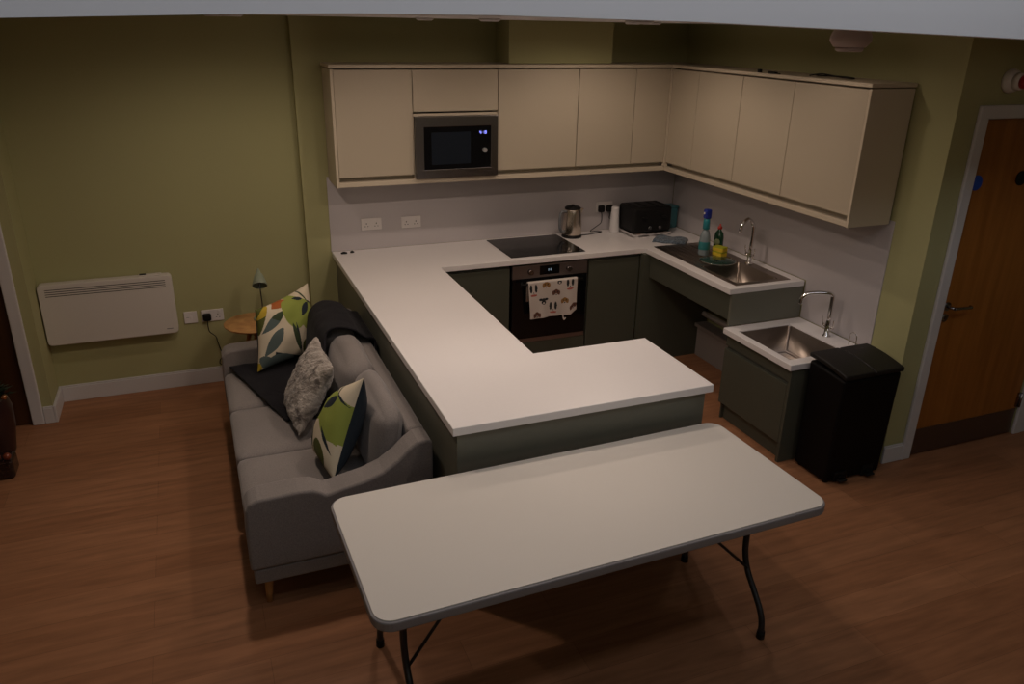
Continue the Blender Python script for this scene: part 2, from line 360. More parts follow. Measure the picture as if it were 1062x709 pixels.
# ---------------------------------------------------------------- base units
t = empty('peninsula_unit', (-2.5, -1.4, 0), 'dark green panelled peninsula under the worktop behind the sofa', 'kitchen unit')
b = BM(); box(b, -2.80, -2.245, -2.80, -.01, .10, h-T-.001); box(b, -2.245, -1.615, -2.80, -2.26, .10, h-T-.001); link('carcass', b, CARCG, t)
link('side_panel', box(BM(), -2.822, -2.8005, -2.812, -.0005, 0, h-T-.001), DGREEN_LIT, t, bev=.001)
link('front_panel', box(BM(), -2.822, -1.592, -2.832, -2.8125, 0, h-T-.001), DGREEN_LIT, t, bev=.001)
link('end_panel', box(BM(), -1.6145, -1.592, -2.812, -2.24, 0, h-T-.001), DGREEN_LIT, t, bev=.001)
y = -2.20
for i in range(3):
    link('door', box(BM(), -2.2445, -2.226, y+.002, y+.518, .10, h-T-.035), DGREEN, t, bev=.001); y += .52
for x0, x1 in ((-2.222, -1.922), (-1.918, -1.618)):
    link('door', box(BM(), x0, x1, -2.2595, -2.24, .10, h-T-.035), DGREEN, t, bev=.001)
link('plinth', box(BM(), -2.30, -2.285, -2.30, -.60, 0, .099), CARCG, t)
def base_unit(x0, x1, label):
    t = empty('base_cabinet', (x0, -.3, 0), label, 'kitchen cabinet', 'dark green cabinets under the back worktop')
    link('carcass', box(BM(), x0, x1, -.58, -.01, .12, h-T-.001), CARCG, t)
    link('door', box(BM(), x0+.002, x1-.002, -.602, -.5805, .13, h-T-.028), DGREEN, t, bev=.0015)
    link('plinth', box(BM(), x0, x1, -.54, -.525, 0, .119), DGREEN, t)
base_unit(-2.222, -1.700, 'dark green cabinet left of the oven')
base_unit(-1.072, -.64, 'dark green cabinet right of the oven')
t = empty('corner_panel', (-.3, -.65, 0), 'dark green panel closing the corner beside the open space under the sink', 'cabinet panel')
b = BM(); box(b, -.618, -.012, -.664, -.6455, 0, h-T-.001); box(b, -.638, -.6185, -.664, -.605, 0, h-T-.001); link('panel', b, DGREEN, t)
t = empty('sink_apron', (-.57, -1.1, .7), 'dark green apron below the higher sink worktop', 'cabinet panel')
link('front_panel', box(BM(), -.588, -.57, YE+.020, -.6645, .700, h-T-.001), DGREEN, t, bev=.001)
link('end_panel', box(BM(), -.588, -.013, YE+.001, YE+.0195, H2+.001, h-T-.001), DGREEN_LIT, t, bev=.001)
t = empty('low_sink_cabinet', (-.3, -2.0, 0), 'dark green cabinet under the small low worktop left of the bin', 'kitchen cabinet')
b = BM(); slab(b, [-.575, -.57, -.03, -.013], [YS2+.04, YS2+.05, YS1-.025, YS1-.015], lambda x, y: not (-.57 < x < -.03 and YS2+.05 < y < YS1-.025), .12, H2-T-.001); link('carcass', b, CARCG, t)
link('door', box(BM(), -.60, -.578, YS2+.0405, YS1-.003, .125, .513), DGREEN, t, bev=.003)
link('front_rail', box(BM(), -.592, -.578, YS2+.0405, YS1-.003, .533, H2-T-.001), DGREEN, t, bev=.001)
link('end_panel', box(BM(), -.60, -.013, YS2+.015, YS2+.038, 0, H2-T-.001), DGREEN, t, bev=.001)
link('end_panel', box(BM(), -.575, -.013, YS1-.0145, YS1-.002, 0, H2-T-.001), DGREEN, t, bev=.001)
link('plinth', box(BM(), -.555, -.54, YS2+.0405, YS1-.02, 0, .119), DGREEN, t)
# pipe boxing and pipes under the higher sink
b = BM(); box(b, -.10, -.013, -1.64, -.672, 0, .245); box(b, -.125, -.013, -1.64, -.665, .246, .275); struct('trim_2', b, mat('shaded_boxing_paint', (.26, .23, .21), .7), bev=.004)  # white boxing coloured grey to carry the shade under the sink
for z, lb in ((.345, 'lower white waste pipe on the wall under the higher sink'), (.44, 'upper white waste pipe on the wall under the higher sink')):
    b = cyl(BM(), (-.05, -1.64, z), (-.05, -.67, z), .022, n=16); cyl(b, (-.05, -1.12, z), (-.05, -1.06, z), .028, n=16)
    tag(link('waste_pipe', b, HEAT), lb, 'pipe', 'waste pipes under the sink')

# ---------------------------------------------------------------- wall cupboards
DU = .3185; ZB, ZD0, ZD1, ZT = 1.432, 1.492, 2.176, 2.208; XLu = -2.834; RE = -2.258
def on_back(b, a0, a1, d0, d1, z0, z1): return box(b, a0, a1, -d1, -d0, z0, z1)
def on_right(b, a0, a1, d0, d1, z0, z1): return box(b, -d1, -d0, a0, a1, z0, z1)
def cupboard(fn, a0, a1, label, d0=ZD0, door=True, cb=None, extra=None):
    t = empty('wall_cupboard', (a0, -.16, ZB) if fn is on_back else (-.16, a0, ZB), label, 'wall cupboard', 'cream handleless wall cupboards')
    link('carcass', fn(BM(), a0, a1, .0065, DU-.060 if door == True else DU-.022, cb or ZB+.034, ZD1+.004), CREAML, t)
    b = BM(); fn(b, a0+.0015, a1-.0015, DU-.0215, DU, d0+.004, ZD1)
    link('door', b, CREAM, t, bev=.0025)
    return t
u1 = cupboard(on_back, XLu+.0185, -2.3035, 'cream wall cupboard left of the microwave')
link('end_panel', box(BM(), XLu, XLu+.018, -DU-.002, -.0065, ZB, ZD1+.004), CREAML, u1, bev=.001)
u2 = cupboard(on_back, -2.3015, -1.6995, 'short cream cupboard directly above the microwave', d0=1.905, cb=1.90)
link('shelf_edge', box(BM(), -2.300, -1.701, -DU+.004, -.30, 1.8805, 1.897), CREAML, u2)
for xa, xb in ((-2.301, -2.298), (-1.7025, -1.700)): link('bay_side', box(BM(), xa, xb, -DU+.004, -.0065, ZB+.034, 1.880), CREAML, u2)
cupboard(on_back, -1.6975, -1.0820, 'widest cream wall cupboard above the hob right of the microwave')
cupboard(on_back, -1.0800, -.6205, 'cream wall cupboard above the kettle')
cupboard(on_back, -.6185, -.3300, 'narrow cream wall cupboard on the back wall in the corner')
cupboard(on_right, -.6680, -.3300, 'narrow cream wall cupboard on the right wall in the corner')
cupboard(on_right, -1.1625, -.6695, 'cream wall cupboard on the right wall above the spray bottle')
cupboard(on_right, -1.6600, -1.1640, 'cream wall cupboard on the right wall above the higher sink tap')
u9 = cupboard(on_right, RE+.0185, -1.6615, 'largest cream wall cupboard at the right end above the low sink')
link('end_panel', box(BM(), -DU-.002, -.0125, RE, RE+.018, ZB, ZD1+.004), CREAML, u9, bev=.001)
link('corner_post', box(BM(), -.3295, -.296, -.3295, -.296, ZB+.034, ZD1+.004), CREAML, bpy.data.objects['wall_cupboard.003'])
# cornice (top board) and light rail (bottom board): one L each
def Lstrip(b, inset, dep, z0, z1, endx=0):
    o = DU+dep; pts = [(XLu-endx, -.0065), (-.0125, -.0065), (-.0125, RE-endx), (-o, RE-endx), (-o, -o), (XLu-endx, -o)]
    if inset: pts = [(XLu+.019, -DU+inset), (-DU+inset, -DU+inset), (-DU+inset, RE+.019), (-o, RE+.019), (-o, -o), (XLu+.019, -o)]
    return prism(b, pts, 'Z', z0, z1)
b = Lstrip(BM(), 0, .012, ZD1+.010, ZT, .008)
tag(link('cornice', b, CREAML, bev=.003), 'cream flat cornice board along the tops of all the wall cupboards', 'cornice')
b = Lstrip(BM(), .075, .001, ZB+.001, ZB+.0335)
t = link('light_rail', b, CREAML, bev=.002); tag(t, 'cream light rail along the bottoms of the wall cupboards', 'light rail')
# cut the rail where the microwave hangs lower? the microwave stands in front of its bay
# microwave
t = empty('microwave', (-2.0, -.17, 1.47), 'built-in steel and black glass microwave between the cream wall cupboards', 'microwave')
MX0, MX1, MZ0, MZ1, MY = -2.296, -1.705, 1.467, 1.878, -.345
link('casing', box(BM(), MX0+.03, MX1-.03, MY+.024, -.0065, MZ0+.012, MZ1-.005), BLK, t)
b = BM(); slab(b, [MX0, -2.238, -1.757, MX1], [MZ0, 1.528, 1.812, MZ1], lambda x, z: not (-2.238 < x < -1.757 and 1.528 < z < 1.812), 0, .022)
for v in b.verts: x, z, y = v.co.x, v.co.y, v.co.z; v.co = (x, MY+y, z)
link('trim_frame', b, STEEL, t, bev=.002)
dr = link('glass_door', box(BM(), -2.2375, -1.7575, MY+.004, MY+.022, 1.5285, 1.8115), BLKGLASS, t)
WIN = mat('dark_window_mesh', (.012, .016, .024), .15)
link('window', box(BM(), -2.185, -1.905, MY+.0025, MY+.0038, 1.56, 1.775), WIN, dr)
b = cyl(BM(), (-1.803, MY-.012, 1.648), (-1.803, MY+.0038, 1.648), .0165, n=24); link('dial', b, mat('dial_grey', (.5, .5, .5), .35, .6), t)
LED = mat('blue_display_digits', (.1, .1, .5), .5, emis=((.28, .30, 1), 1.6))
SEG = {'0': 'abcdef', '1': 'bc', '2': 'abged', '4': 'fgbc', '9': 'abcdfg', '8': 'abcdefg', '-': 'g'}
def digits(b, text, x, y, z, w, hgt, gap, th, axis_y=True):
    for ch in text:
        if ch == ':':
            for dz in (.3, .7): box(b, x, x+th, y-.0006, y, z+hgt*dz-th/2, z+hgt*dz+th/2)
            x += th+gap; continue
        R = {'a': (0, w, hgt-th, hgt), 'g': (0, w, hgt/2-th/2, hgt/2+th/2), 'd': (0, w, 0, th), 'f': (0, th, hgt/2, hgt), 'b': (w-th, w, hgt/2, hgt), 'e': (0, th, 0, hgt/2), 'c': (w-th, w, 0, hgt/2)}
        for s in SEG[ch]:
            a = R[s]; box(b, x+a[0], x+a[1], y-.0006, y, z+a[2], z+a[3])
        x += w+gap
b = BM(); digits(b, '4:19', -1.840, MY+.0036, 1.757, .0115, .02, .0045, .0032); link('display_digits', b, LED, t)
# oven
t = empty('oven', (-1.385, -.3, .268), 'built-in oven with black glass door and dish towel on its handle', 'oven')
OX0, OX1, OZ0, OZ1, OY = -1.683, -1.088, .268, .863, -.606
link('oven_body', box(BM(), OX0+.01, OX1-.01, OY+.03, -.02, OZ0+.005, OZ1), BLK, t)
OPAN = mat('dark_steel_panel', (.26, .22, .21), .38, .85)
link('control_panel', box(BM(), OX0, OX1, OY, OY+.0295, .765, OZ1), OPAN, t, bev=.002)
link('oven_door', box(BM(), OX0, OX1, OY, OY+.0295, .303, .762), BLKGLASS, t, bev=.002)
link('bottom_trim', box(BM(), OX0, OX1, OY+.004, OY+.0295, OZ0, .300), OPAN, t, bev=.001)
d = link('display', box(BM(), -1.470, -1.313, OY-.0012, OY-.0001, .785, .852), BLKGLASS, t)
b = BM(); digits(b, '0:8', -1.405, OY-.0013, .812, .0085, .015, .004, .002); link('display_digits', b, mat('dim_display_digits', (.2, .25, .3), .5, emis=((.5, .65, .8), .35)), d)
for x in (-1.545, -1.24):
    b = cyl(BM(), (x, OY-.026, .815), (x, OY-.0001, .815), .0185, .021, 28); box(b, x-.003, x+.003, OY-.028, OY-.024, .800, .830); link('knob', b, STEEL, t)
b = cyl(BM(), (OX0+.05, OY-.045, .735), (OX1-.05, OY-.045, .735), .009, n=16)
for x in (OX0+.07, OX1-.07): cyl(b, (x, OY-.045, .735), (x, OY-.0001, .735), .007, n=12)
link('handle', b, BLK, t)
b = BM(); box(b, OX0-.006, OX1+.006, -.600, -.5805, .14, .266); tag(link('oven_filler_panel', b, DGREEN, bev=.001), 'dark green filler panel below the oven', 'cabinet panel')
link  # dish towel
TOW = [mat('towel_cream', (.62, .55, .50), .9), mat('towel_black', (.02, .022, .025), .9), mat('towel_tan', (.30, .15, .04), .9), mat('towel_brown', (.13, .05, .03), .9), mat('towel_red', (.45, .12, .09), .9)]
HEADS = [(.10, .80, 'w'), (.36, .92, 'g'), (.63, .99, 'p'), (.85, .88, 'w'), (.56, .68, 'b'), (.30, .46, 'p'), (.74, .42, 'g'), (.50, .26, 'w'), (.15, .10, 'b'), (.92, .20, 'b')]
def towel_pat(a, b_):
    for cx, cy, k in HEADS:
        dx, dy = (a-cx)*1.45/1.35, (b_-cy)/1.35
        def E(x, y, rx, ry): return ((dx-x)/rx)**2+((dy-y)/ry)**2 < 1
        if k == 'w':
            if E(-.055, .03, .028, .085) or E(.055, .03, .028, .085): return 1
            if E(0, -.105, .075, .022): return 4
            if E(0, -.055, .012, .014): return 1
        elif k == 'p':
            if E(0, -.02, .05, .045): return 1 if not E(0, -.035, .02, .02) else 0
            if E(-.06, .04, .045, .028) or E(.06, .04, .045, .028) or E(0, .035, .055, .03): return 1
        else:
            c = 2 if k == 'g' else 3
            if E(-.03, .01, .012, .016) or E(.03, .01, .012, .016) or E(0, -.045, .016, .014): return 1
            if E(0, -.05, .028, .03): return 0
            if E(0, .0, .06, .065) or E(-.06, -.01, .025, .05) or E(.06, -.01, .025, .05): return c
    return 0
NX, NZ = 150, 100; b = BM(); V = {}
for i in range(NX+1):
    for j in range(NZ+1):
        a, c = i/NX, j/NZ
        x0 = -1.563-.021*c; x1 = -1.192; zb_ = .474+.006*a+(.0 if a < .86 else .03*(a-.86)/.14); x = x0+(x1-x0)*a; z = zb_+(.747-zb_)*c
        y = -.668-.006*math.sin(a*9+c*2)*(1.1-c)-.004*math.sin(a*23+1)*(1-c)
        V[i, j] = b.verts.new((x, y, z))
for i in range(NX):
    for j in range(NZ):
        f = b.faces.new((V[i,j], V[i+1,j], V[i+1,j+1], V[i,j+1])); f.material_index = towel_pat((i+.5)/NX, (j+.5)/NZ); f.smooth = True
# over the bar and down behind
prev = [V[i, NZ] for i in range(NX+1)]
for (y, z) in ((-.664, .754), (-.652, .7575), (-.640, .754), (-.634, .744), (-.634, .60)):
    cur = [b.verts.new((-1.584+.392*i/NX, y, z)) for i in range(NX+1)]
    for i in range(NX): b.faces.new((prev[i], prev[i+1], cur[i+1], cur[i])).smooth = True
    prev = cur
t = link('dish_towel', b, TOW); tag(t, 'white dish towel printed with dog faces hanging on the oven handle', 'towel')
md = t.modifiers.new('thick', 'SOLIDIFY'); md.thickness = .0025
b = BM(); tube(b, [(-1.30, -.661, .487), (-1.295, -.663, .46), (-1.288, -.665, .44), (-1.275, -.664, .452)], .0055, 8); link('hanging_tag', b, TOW[0], t)
# hob
t = empty('hob', (-1.385, -.3, h), 'black glass hob set in the worktop above the oven', 'hob')
link('glass_top', box(BM(), -1.679, -1.089, -.568, -.052, h+.0004, h+.006), BLKGLASS, t, bev=.002)
HM = mat('hob_marking', (.03, .03, .03), .3)
for (x, y, r) in ((-1.53, -.42, .09), (-1.24, -.43, .075), (-1.53, -.18, .075), (-1.24, -.19, .09)):
    b = BM(); n = 48; q = [[b.verts.new((x+math.cos(2*math.pi*i/n)*rr, y+math.sin(2*math.pi*i/n)*rr, h+.0063)) for i in range(n)] for rr in (r, r-.0015)]
    for i in range(n): b.faces.new((q[0][i], q[0][(i+1) % n], q[1][(i+1) % n], q[1][i]))
    link('cooking_zone', b, HM, t)

# ---------------------------------------------------------------- sockets
def socket(x, z, y, label, grp='white wall sockets', w=.148):
    t = empty('double_socket', (x, y, z), label, 'socket', grp); hh = .043
    link('face_plate', box(BM(), x-w/2, x+w/2, y-.010, y-.0003, z-hh, z+hh), SOCK, t, bev=.003)
    for s in (-1, 1):
        cx = x+s*.036
        link('rocker_switch', box(BM(), cx-.009+s*.012, cx+.009+s*.012, y-.0135, y-.0101, z+.012, z+.032), SOCK, t, bev=.001)
        b = BM(); box(b, cx-.003, cx+.003, y-.0106, y-.01005, z+.000, z+.009)
        box(b, cx-.014, cx-.007, y-.0106, y-.01005, z-.018, z-.013); box(b, cx+.007, cx+.014, y-.0106, y-.01005, z-.018, z-.013); link('pin_holes', b, BLK, t)
    return t
socket(-2.553, 1.101, -.006, 'white double socket on the splash panel, nearest the left end')
socket(-2.258, 1.096, -.006, 'white double socket on the splash panel, nearer the microwave')
socket(-.652, 1.105, -.006, 'white double socket with two black plugs behind the kettle')
socket(-3.704, .512, YH, 'white double socket low on the green wall with one black plug')
t = empty('fused_switch', (-3.848, YH, .512), 'white single switch plate between the heater and the double socket', 'switch')
link('face_plate', box(BM(), -3.891, -3.805, YH-.010, YH-.0003, .469, .555), SOCK, t, bev=.003)
link('rocker_switch', box(BM(), -3.853, -3.839, YH-.0135, YH-.0101, .500, .522), SOCK, t, bev=.001)
link('fuse_slot', box(BM(), -3.876, -3.858, YH-.0106, YH-.01005, .512, .514), BLK, t)
def plug(x, z, y, cable, label, r=.0035):
    t = empty('plug_lead', (x, y, z), label, 'plug', 'black plugs')
    b = rbox(BM(), x-.028, x+.028, y-.045, y-.0142, z-.032, z+.024, .013, 4); link('plug', b, BLK, t, smooth=True)
    b = tube(BM(), [(x, y-.03, z-.026)]+cable, r, 8); link('cable', b, BLK, t)
    return t
plug(-.689, 1.100, -.006, [(-.690, -.05, 1.04), (-.70, -.06, .99), (-.76, -.07, .955), (-.80, -.075, .930), (-.74, -.06, .9215), (-.70, -.08, .9205), (-.78, -.11, .9205), (-.85, -.13, .9205), (-.908, -.135, .9215)], 'black plug and lead of the kettle, left one in the socket')
plug(-.616, 1.100, -.006, [(-.617, -.05, 1.05), (-.62, -.055, 1.02), (-.57, -.045, .99), (-.52, -.05, .965), (-.50, -.07, .955), (-.46, -.075, .95)], 'black plug and lead of the toaster, right one in the socket')
plug(-3.741, .512, YH, [(-3.742, .02, .44), (-3.735, .022, .40), (-3.70, .025, .36), (-3.69, .025, .31), (-3.675, .025, .24), (-3.655, .025, .175), (-3.665, .025, .135), (-3.695, .025, .15), (-3.685, .025, .185), (-3.655, .02, .18), (-3.60, -.02, .19), (-3.52, -.10, .20), (-3.50, -.16, .30)], 'black plug and hanging looped cable of the lamp on the green wall')

# ---------------------------------------------------------------- things on the worktop
z0 = h+.0005
# kettle
kx, ky = -.995, -.135
t = empty('kettle', (kx, ky, z0), 'brushed steel kettle between the hob and the socket', 'kettle')
b = lathe(BM(), [(.078, 0), (.080, .006), (.078, .016), (.074, .018)], (kx, ky, z0), 36); link('base', b, BLK, t)
KST = mat('kettle_steel', (.62, .54, .46), .25, 1)
b = lathe(BM(), [(.073, .018), (.075, .03), (.074, .10), (.069, .17), (.064, .215), (.062, .222)], (kx, ky, z0), 36); link('body', b, KST, t)
b = lathe(BM(), [(.0625, .2225), (.063, .232), (.050, .240), (.012, .244), (.012, .254), (0, .255)], (kx, ky, z0), 36); link('lid', b, BLK, t)
b = tube(BM(), [(kx-.06, ky-.01, z0+.205), (kx-.10, ky-.02, z0+.208), (kx-.118, ky-.024, z0+.17), (kx-.118, ky-.024, z0+.09), (kx-.10, ky-.02, z0+.055), (kx-.072, ky-.012, z0+.05)], .0105, 12); link('handle', b, mat('grey_plastic', (.16, .17, .18), .4), t)
b = BM(); prism(b, [(kx+.055, z0+.222), (kx+.092, z0+.222), (kx+.064, z0+.175)], 'Y', ky-.02, ky+.02); link('spout', b, KST, t, bev=.005)
# toaster
t = empty('toaster', (-.375, -.21, z0), 'wide black four-slot toaster with a steel base', 'toaster')
a0, a1, c0, c1 = -.560, -.213, -.335, -.085
b = rbox(BM(), a0, a1, c0, c1, z0+.035, z0+.235, .022, 4); bd = link('body', b, BLK, t, smooth=False)
SLD = mat('slot_dark', (.002, .002, .002), .8)
for x in (-.515, -.435, -.335, -.258): link('slot', box(BM(), x-.014, x+.014, c0+.035, c1-.035, z0+.2352, z0+.2362), SLD, bd)
b = BM(); rbox(b, a0-.004, a1+.004, c0-.004, c1+.004, z0+.014, z0+.0345, .008, 3)
for x in (a0+.02, a1-.06, (a0+a1)/2-.02): box(b, x, x+.04, c0+.01, c0+.05, z0, z0+.0138); box(b, x, x+.04, c1-.05, c1-.01, z0, z0+.0138)
link('base', b, CHROME, t)
for x in (-.475, -.298):
    b = BM(); rbox(b, x-.022, x+.022, c0-.022, c0-.001, z0+.15, z0+.168, .005); link('lever', b, BLK, t)
for x in (-.415, -.325):
    b = cyl(BM(), (x, c0-.014, z0+.075), (x, c0-.0005, z0+.075), .014, n=18); link('knob', b, STEEL, t)
# tapered white canister
b = lathe(BM(), [(.040, 0), (.041, .01), (.036, .10), (.031, .19), (.030, .203), (.024, .207), (0, .207)], (-.60, -.105, z0), 28)
t = link('tapered_canister', b, mat('white_ceramic', (.68, .66, .65), .4)); tag(t, 'tall tapered white canister between the plugs and the toaster', 'canister')
# teal caddy
t = empty('storage_tin', (-.085, -.085, z0), 'teal square tin in the corner behind the toaster', 'tin')
TEAL = mat('teal_enamel', (.035, .13, .15), .4)
b = rbox(BM(), -.138, -.028, -.14, -.03, z0, z0+.165, .012); link('body', b, TEAL, t)
b = rbox(BM(), -.141, -.025, -.143, -.027, z0+.166, z0+.185, .008); link('lid', b, TEAL, t)
# folded cloth
b = BM(); NX = 40
def clothz(u, v): return .022+.007*noise.noise(Vector((u*5, v*5, 3)))+.004*math.sin(u*14+v*4)
Vt = {}
for i in range(NX+1):
    for j in range(NX+1):
        u, v = i/NX, j/NX; edge = min(u, 1-u, v, 1-v)
        p = Vector((-.475, -.485, 0)).lerp(Vector((-.365, -.362, 0)), v)+Vector((.20, -.16, 0))*u
        wob = .008*noise.noise(Vector((u*4, v*4, 0)))
        Vt[i, j] = b.verts.new((p.x+wob, p.y+wob, z0+.001+clothz(u, v)*min(1, edge/.05)**.5))
for i in range(NX):
    for j in range(NX): b.faces.new((Vt[i,j], Vt[i+1,j], Vt[i+1,j+1], Vt[i,j+1])).smooth = True
ring = [Vt[i, 0] for i in range(NX+1)]+[Vt[NX, j] for j in range(1, NX+1)]+[Vt[i, NX] for i in range(NX-1, -1, -1)]+[Vt[0, j] for j in range(NX-1, 0, -1)]
b.faces.new([b.verts.new((v.co.x, v.co.y, z0)) for v in ring]) if False else b.faces.new(ring)
CLO = weave_mat('blue_grey_check_cloth', (.12, .155, .19), 90, .6)
tag(link('folded_cloth', b, CLO), 'folded blue-grey cloth lying between the toaster and the drainer', 'cloth')
# spray bottle
sx, sy = -.32, -.945; zz = h+.0105
t = empty('spray_bottle', (sx, sy, zz), 'tall teal spray bottle with a blue cap standing on the drainer', 'bottle')
b = lathe(BM(), [(.038, 0), (.041, .006), (.040, .06), (.036, .11), (.026, .14), (.016, .152)], (sx, sy, zz), 28); link('body', b, mat('clear_grey_plastic', (.30, .36, .38), .2, trans=.25), t)
b = lathe(BM(), [(.0412, .035), (.0415, .036), (.0402, .080), (.040, .081)], (sx, sy, zz), 28); link('label_band', b, mat('teal_label', (.03, .20, .21), .4), t)
b = lathe(BM(), [(.018, .1525), (.026, .156), (.024, .20), (.021, .215)], (sx, sy, zz), 24); link('collar', b, mat('teal_collar', (.02, .22, .26), .35), t)
BCAP = mat('royal_blue_plastic', (.015, .03, .27), .35)
b = BM(); rbox(b, sx-.023, sx+.023, sy-.022, sy+.022, zz+.2155, zz+.270, .008); link('cap', b, BCAP, t)
b = BM(); rbox(b, sx-.032, sx-.0235, sy-.006, sy+.006, zz+.242, zz+.254, .002); link('nozzle', b, SOCK, t)
t.scale = (1, 1, 1.24)
# washing-up liquid
sx, sy = -.165, -.90
t = empty('washing_up_bottle', (sx, sy, zz), 'dark green washing-up liquid bottle with a red cap', 'bottle')
b = BM(); lathe(b, [(.034, 0), (.040, .01), (.040, .10), (.034, .125), (.016, .142), (.014, .150)], (sx, sy, zz), 28)
for v in b.verts: v.co.x = sx+(v.co.x-sx)*.8
link('body', b, mat('green_liquid_plastic', (.008, .055, .025), .2), t)
b = lathe(BM(), [(.0145, .1505), (.018, .153), (.016, .167), (.007, .171), (.006, .184), (0, .185)], (sx, sy, zz), 20); link('cap', b, mat('red_cap', (.45, .03, .015), .4), t)
b = BM(); lathe(b, [(0, 0), (.021, 0), (.021, .001), (0, .001)], (sx-.0195, sy-.0125, zz+.07), 24, Vector((-.55, -.45, 0)))
for v in b.verts: v.co += Vector((-.010, -.010, 0))
link('label', b, mat('pale_green_label', (.35, .42, .22), .5), t)
t.scale = (1, 1, 1.12)
# sponges
def sponge(z, rot, label):
    t = empty('sponge', (0, 0, 0), label, 'sponge', 'yellow washing-up sponges')
    t.location = (-.222, -1.005, z); R = Matrix.Rotation(rot, 3, 'Z')
    b = BM(); rbox(b, -.033, .033, -.045, .045, 0, .026, .006)
    for v in b.verts: v.co = R @ v.co+t.location
    link('foam', b, mat('yellow_foam', (.70, .50, .03), .9, bump=(120, .6, .003)), t)
    b = BM(); rbox(b, -.0325, .0325, -.0445, .0445, .0265, .034, .003)
    for v in b.verts: v.co = R @ v.co+t.location
    link('scouring_pad', b, mat('yellow_green_pad', (.42, .42, .02), .95, bump=(300, .6, .002)), t)
sponge(h+.0105, .2, 'lower yellow sponge of the two stacked on the drainer')
sponge(h+.0450, .3, 'upper yellow sponge of the two stacked on the drainer')
# glass lid on drainer edge
t = empty('glass_disc', (-.32, -1.12, h), 'round green-tinted glass disc lying across the drainer and sink bowl', 'glass disc')
GL = mat('green_tinted_glass', (.10, .22, .18), .08, trans=.8)
b = lathe(BM(), [(0, .016), (.07, .013), (.122, .004), (.1225, .001), (.121, 0), (.07, .009), (0, .012)], (-.315, -1.115, h+.0105), 40); link('glass', b, GL, t)
b = BM(); n = 48
b = tube(b, [(-.315+.1245*math.cos(2*math.pi*i/n), -1.115+.1245*math.sin(2*math.pi*i/n), h+.0130) for i in range(n+1)], .0024, 8, raw=True); link('steel_rim', b, CHROME, t)
# little dark clips near the left end of the worktop
for (x, y, r_, lb) in ((-2.775, -.085, .022, 'larger dark clip lying at the left back corner of the worktop'), (-2.715, -.075, .014, 'smaller dark clip beside the larger one at the worktop corner')):
    b = rbox(BM(), x-r_, x+r_, y-.009, y+.009, z0, z0+.011, .004); box(b, x-r_*.5, x+r_*.5, y-.004, y+.004, z0+.0112, z0+.015); tag(link('bag_clip', b, BLK), lb, 'clip', 'dark clips on the worktop')
# things on top of the cupboards
zc = ZT+.0005
b = rbox(BM(), -.325, -.30, -1.32, -1.30, zc, zc+.02, .003); tag(link('dark_fitting', b, BLK), 'single dark fitting lying on top of the right wall cupboards', 'fitting')
b = rbox(BM(), -.325, -.30, -1.47, -1.40, zc, zc+.012, .003); box(b, -.32, -.305, -1.50, -1.472, zc, zc+.006); tag(link('hinge_plate', b, BLK), 'flat dark hinge plate lying on top of the right wall cupboards', 'fitting')
b = tube(BM(), [(-.22, -1.66, zc+.004), (-.24, -1.72, zc+.012), (-.25, -1.80, zc+.02), (-.24, -1.90, zc+.012), (-.20, -1.98, zc+.005), (-.14, -1.92, zc+.005), (-.13, -1.78, zc+.005), (-.18, -1.68, zc+.005), (-.22, -1.72, zc+.012)], .004, 8)
tag(link('coiled_cable', b, BLK), 'thin coiled cable lying on top of the right wall cupboards', 'cable')

# ---------------------------------------------------------------- heater
t = empty('panel_heater', (-4.33, YH, .65), 'long white electric panel heater on the green wall', 'heater')
hx0, hx1, hz0, hz1, hy0 = -4.738+.006, -3.932, .440, .857, -.03
b = BM(); hr = .028; o_ = []
for cx_, cz_, a_ in ((hx1-hr, hz1-hr, 0), (hx0+hr, hz1-hr, 90), (hx0+hr, hz0+hr, 180), (hx1-hr, hz0+hr, 270)):
    for i in range(8): o_.append((cx_+hr*math.cos(math.radians(a_+90*i/7)), cz_+hr*math.sin(math.radians(a_+90*i/7))))
prism(b, o_, 'Y', hy0, YH-.02)
cs = link('casing', b, HEAT, t, bev=.006, seg=3)
link('wall_bracket', box(BM(), hx0+.15, hx1-.15, YH-.0195, YH-.0005, hz0+.08, hz1-.08), BLK, t)
for i in range(4):
    z = .822-i*.0145; b = BM(); box(b, hx0+.042, hx1-.042, hy0-.0006, hy0+.001, z-.0022, z+.0022); link('vent_slot', b, BLK, cs)
b = rbox(BM(), hx1-.20, hx1-.06, hy0+.02, hy0+.06, hz1+.0005, hz1+.007, .002); link('control_block', b, HEAT, t)
b = BM(); box(b, hx1-.195, hx1-.155, hy0+.025, hy0+.05, hz1+.0075, hz1+.011); link('control_switch', b, BLK, t)
b = BM(); box(b, hx1-.075, hx1-.035, hy0-.0006, hy0+.001, .474, .479); link('badge', b, mat('badge_grey', (.12, .12, .12), .4), t)

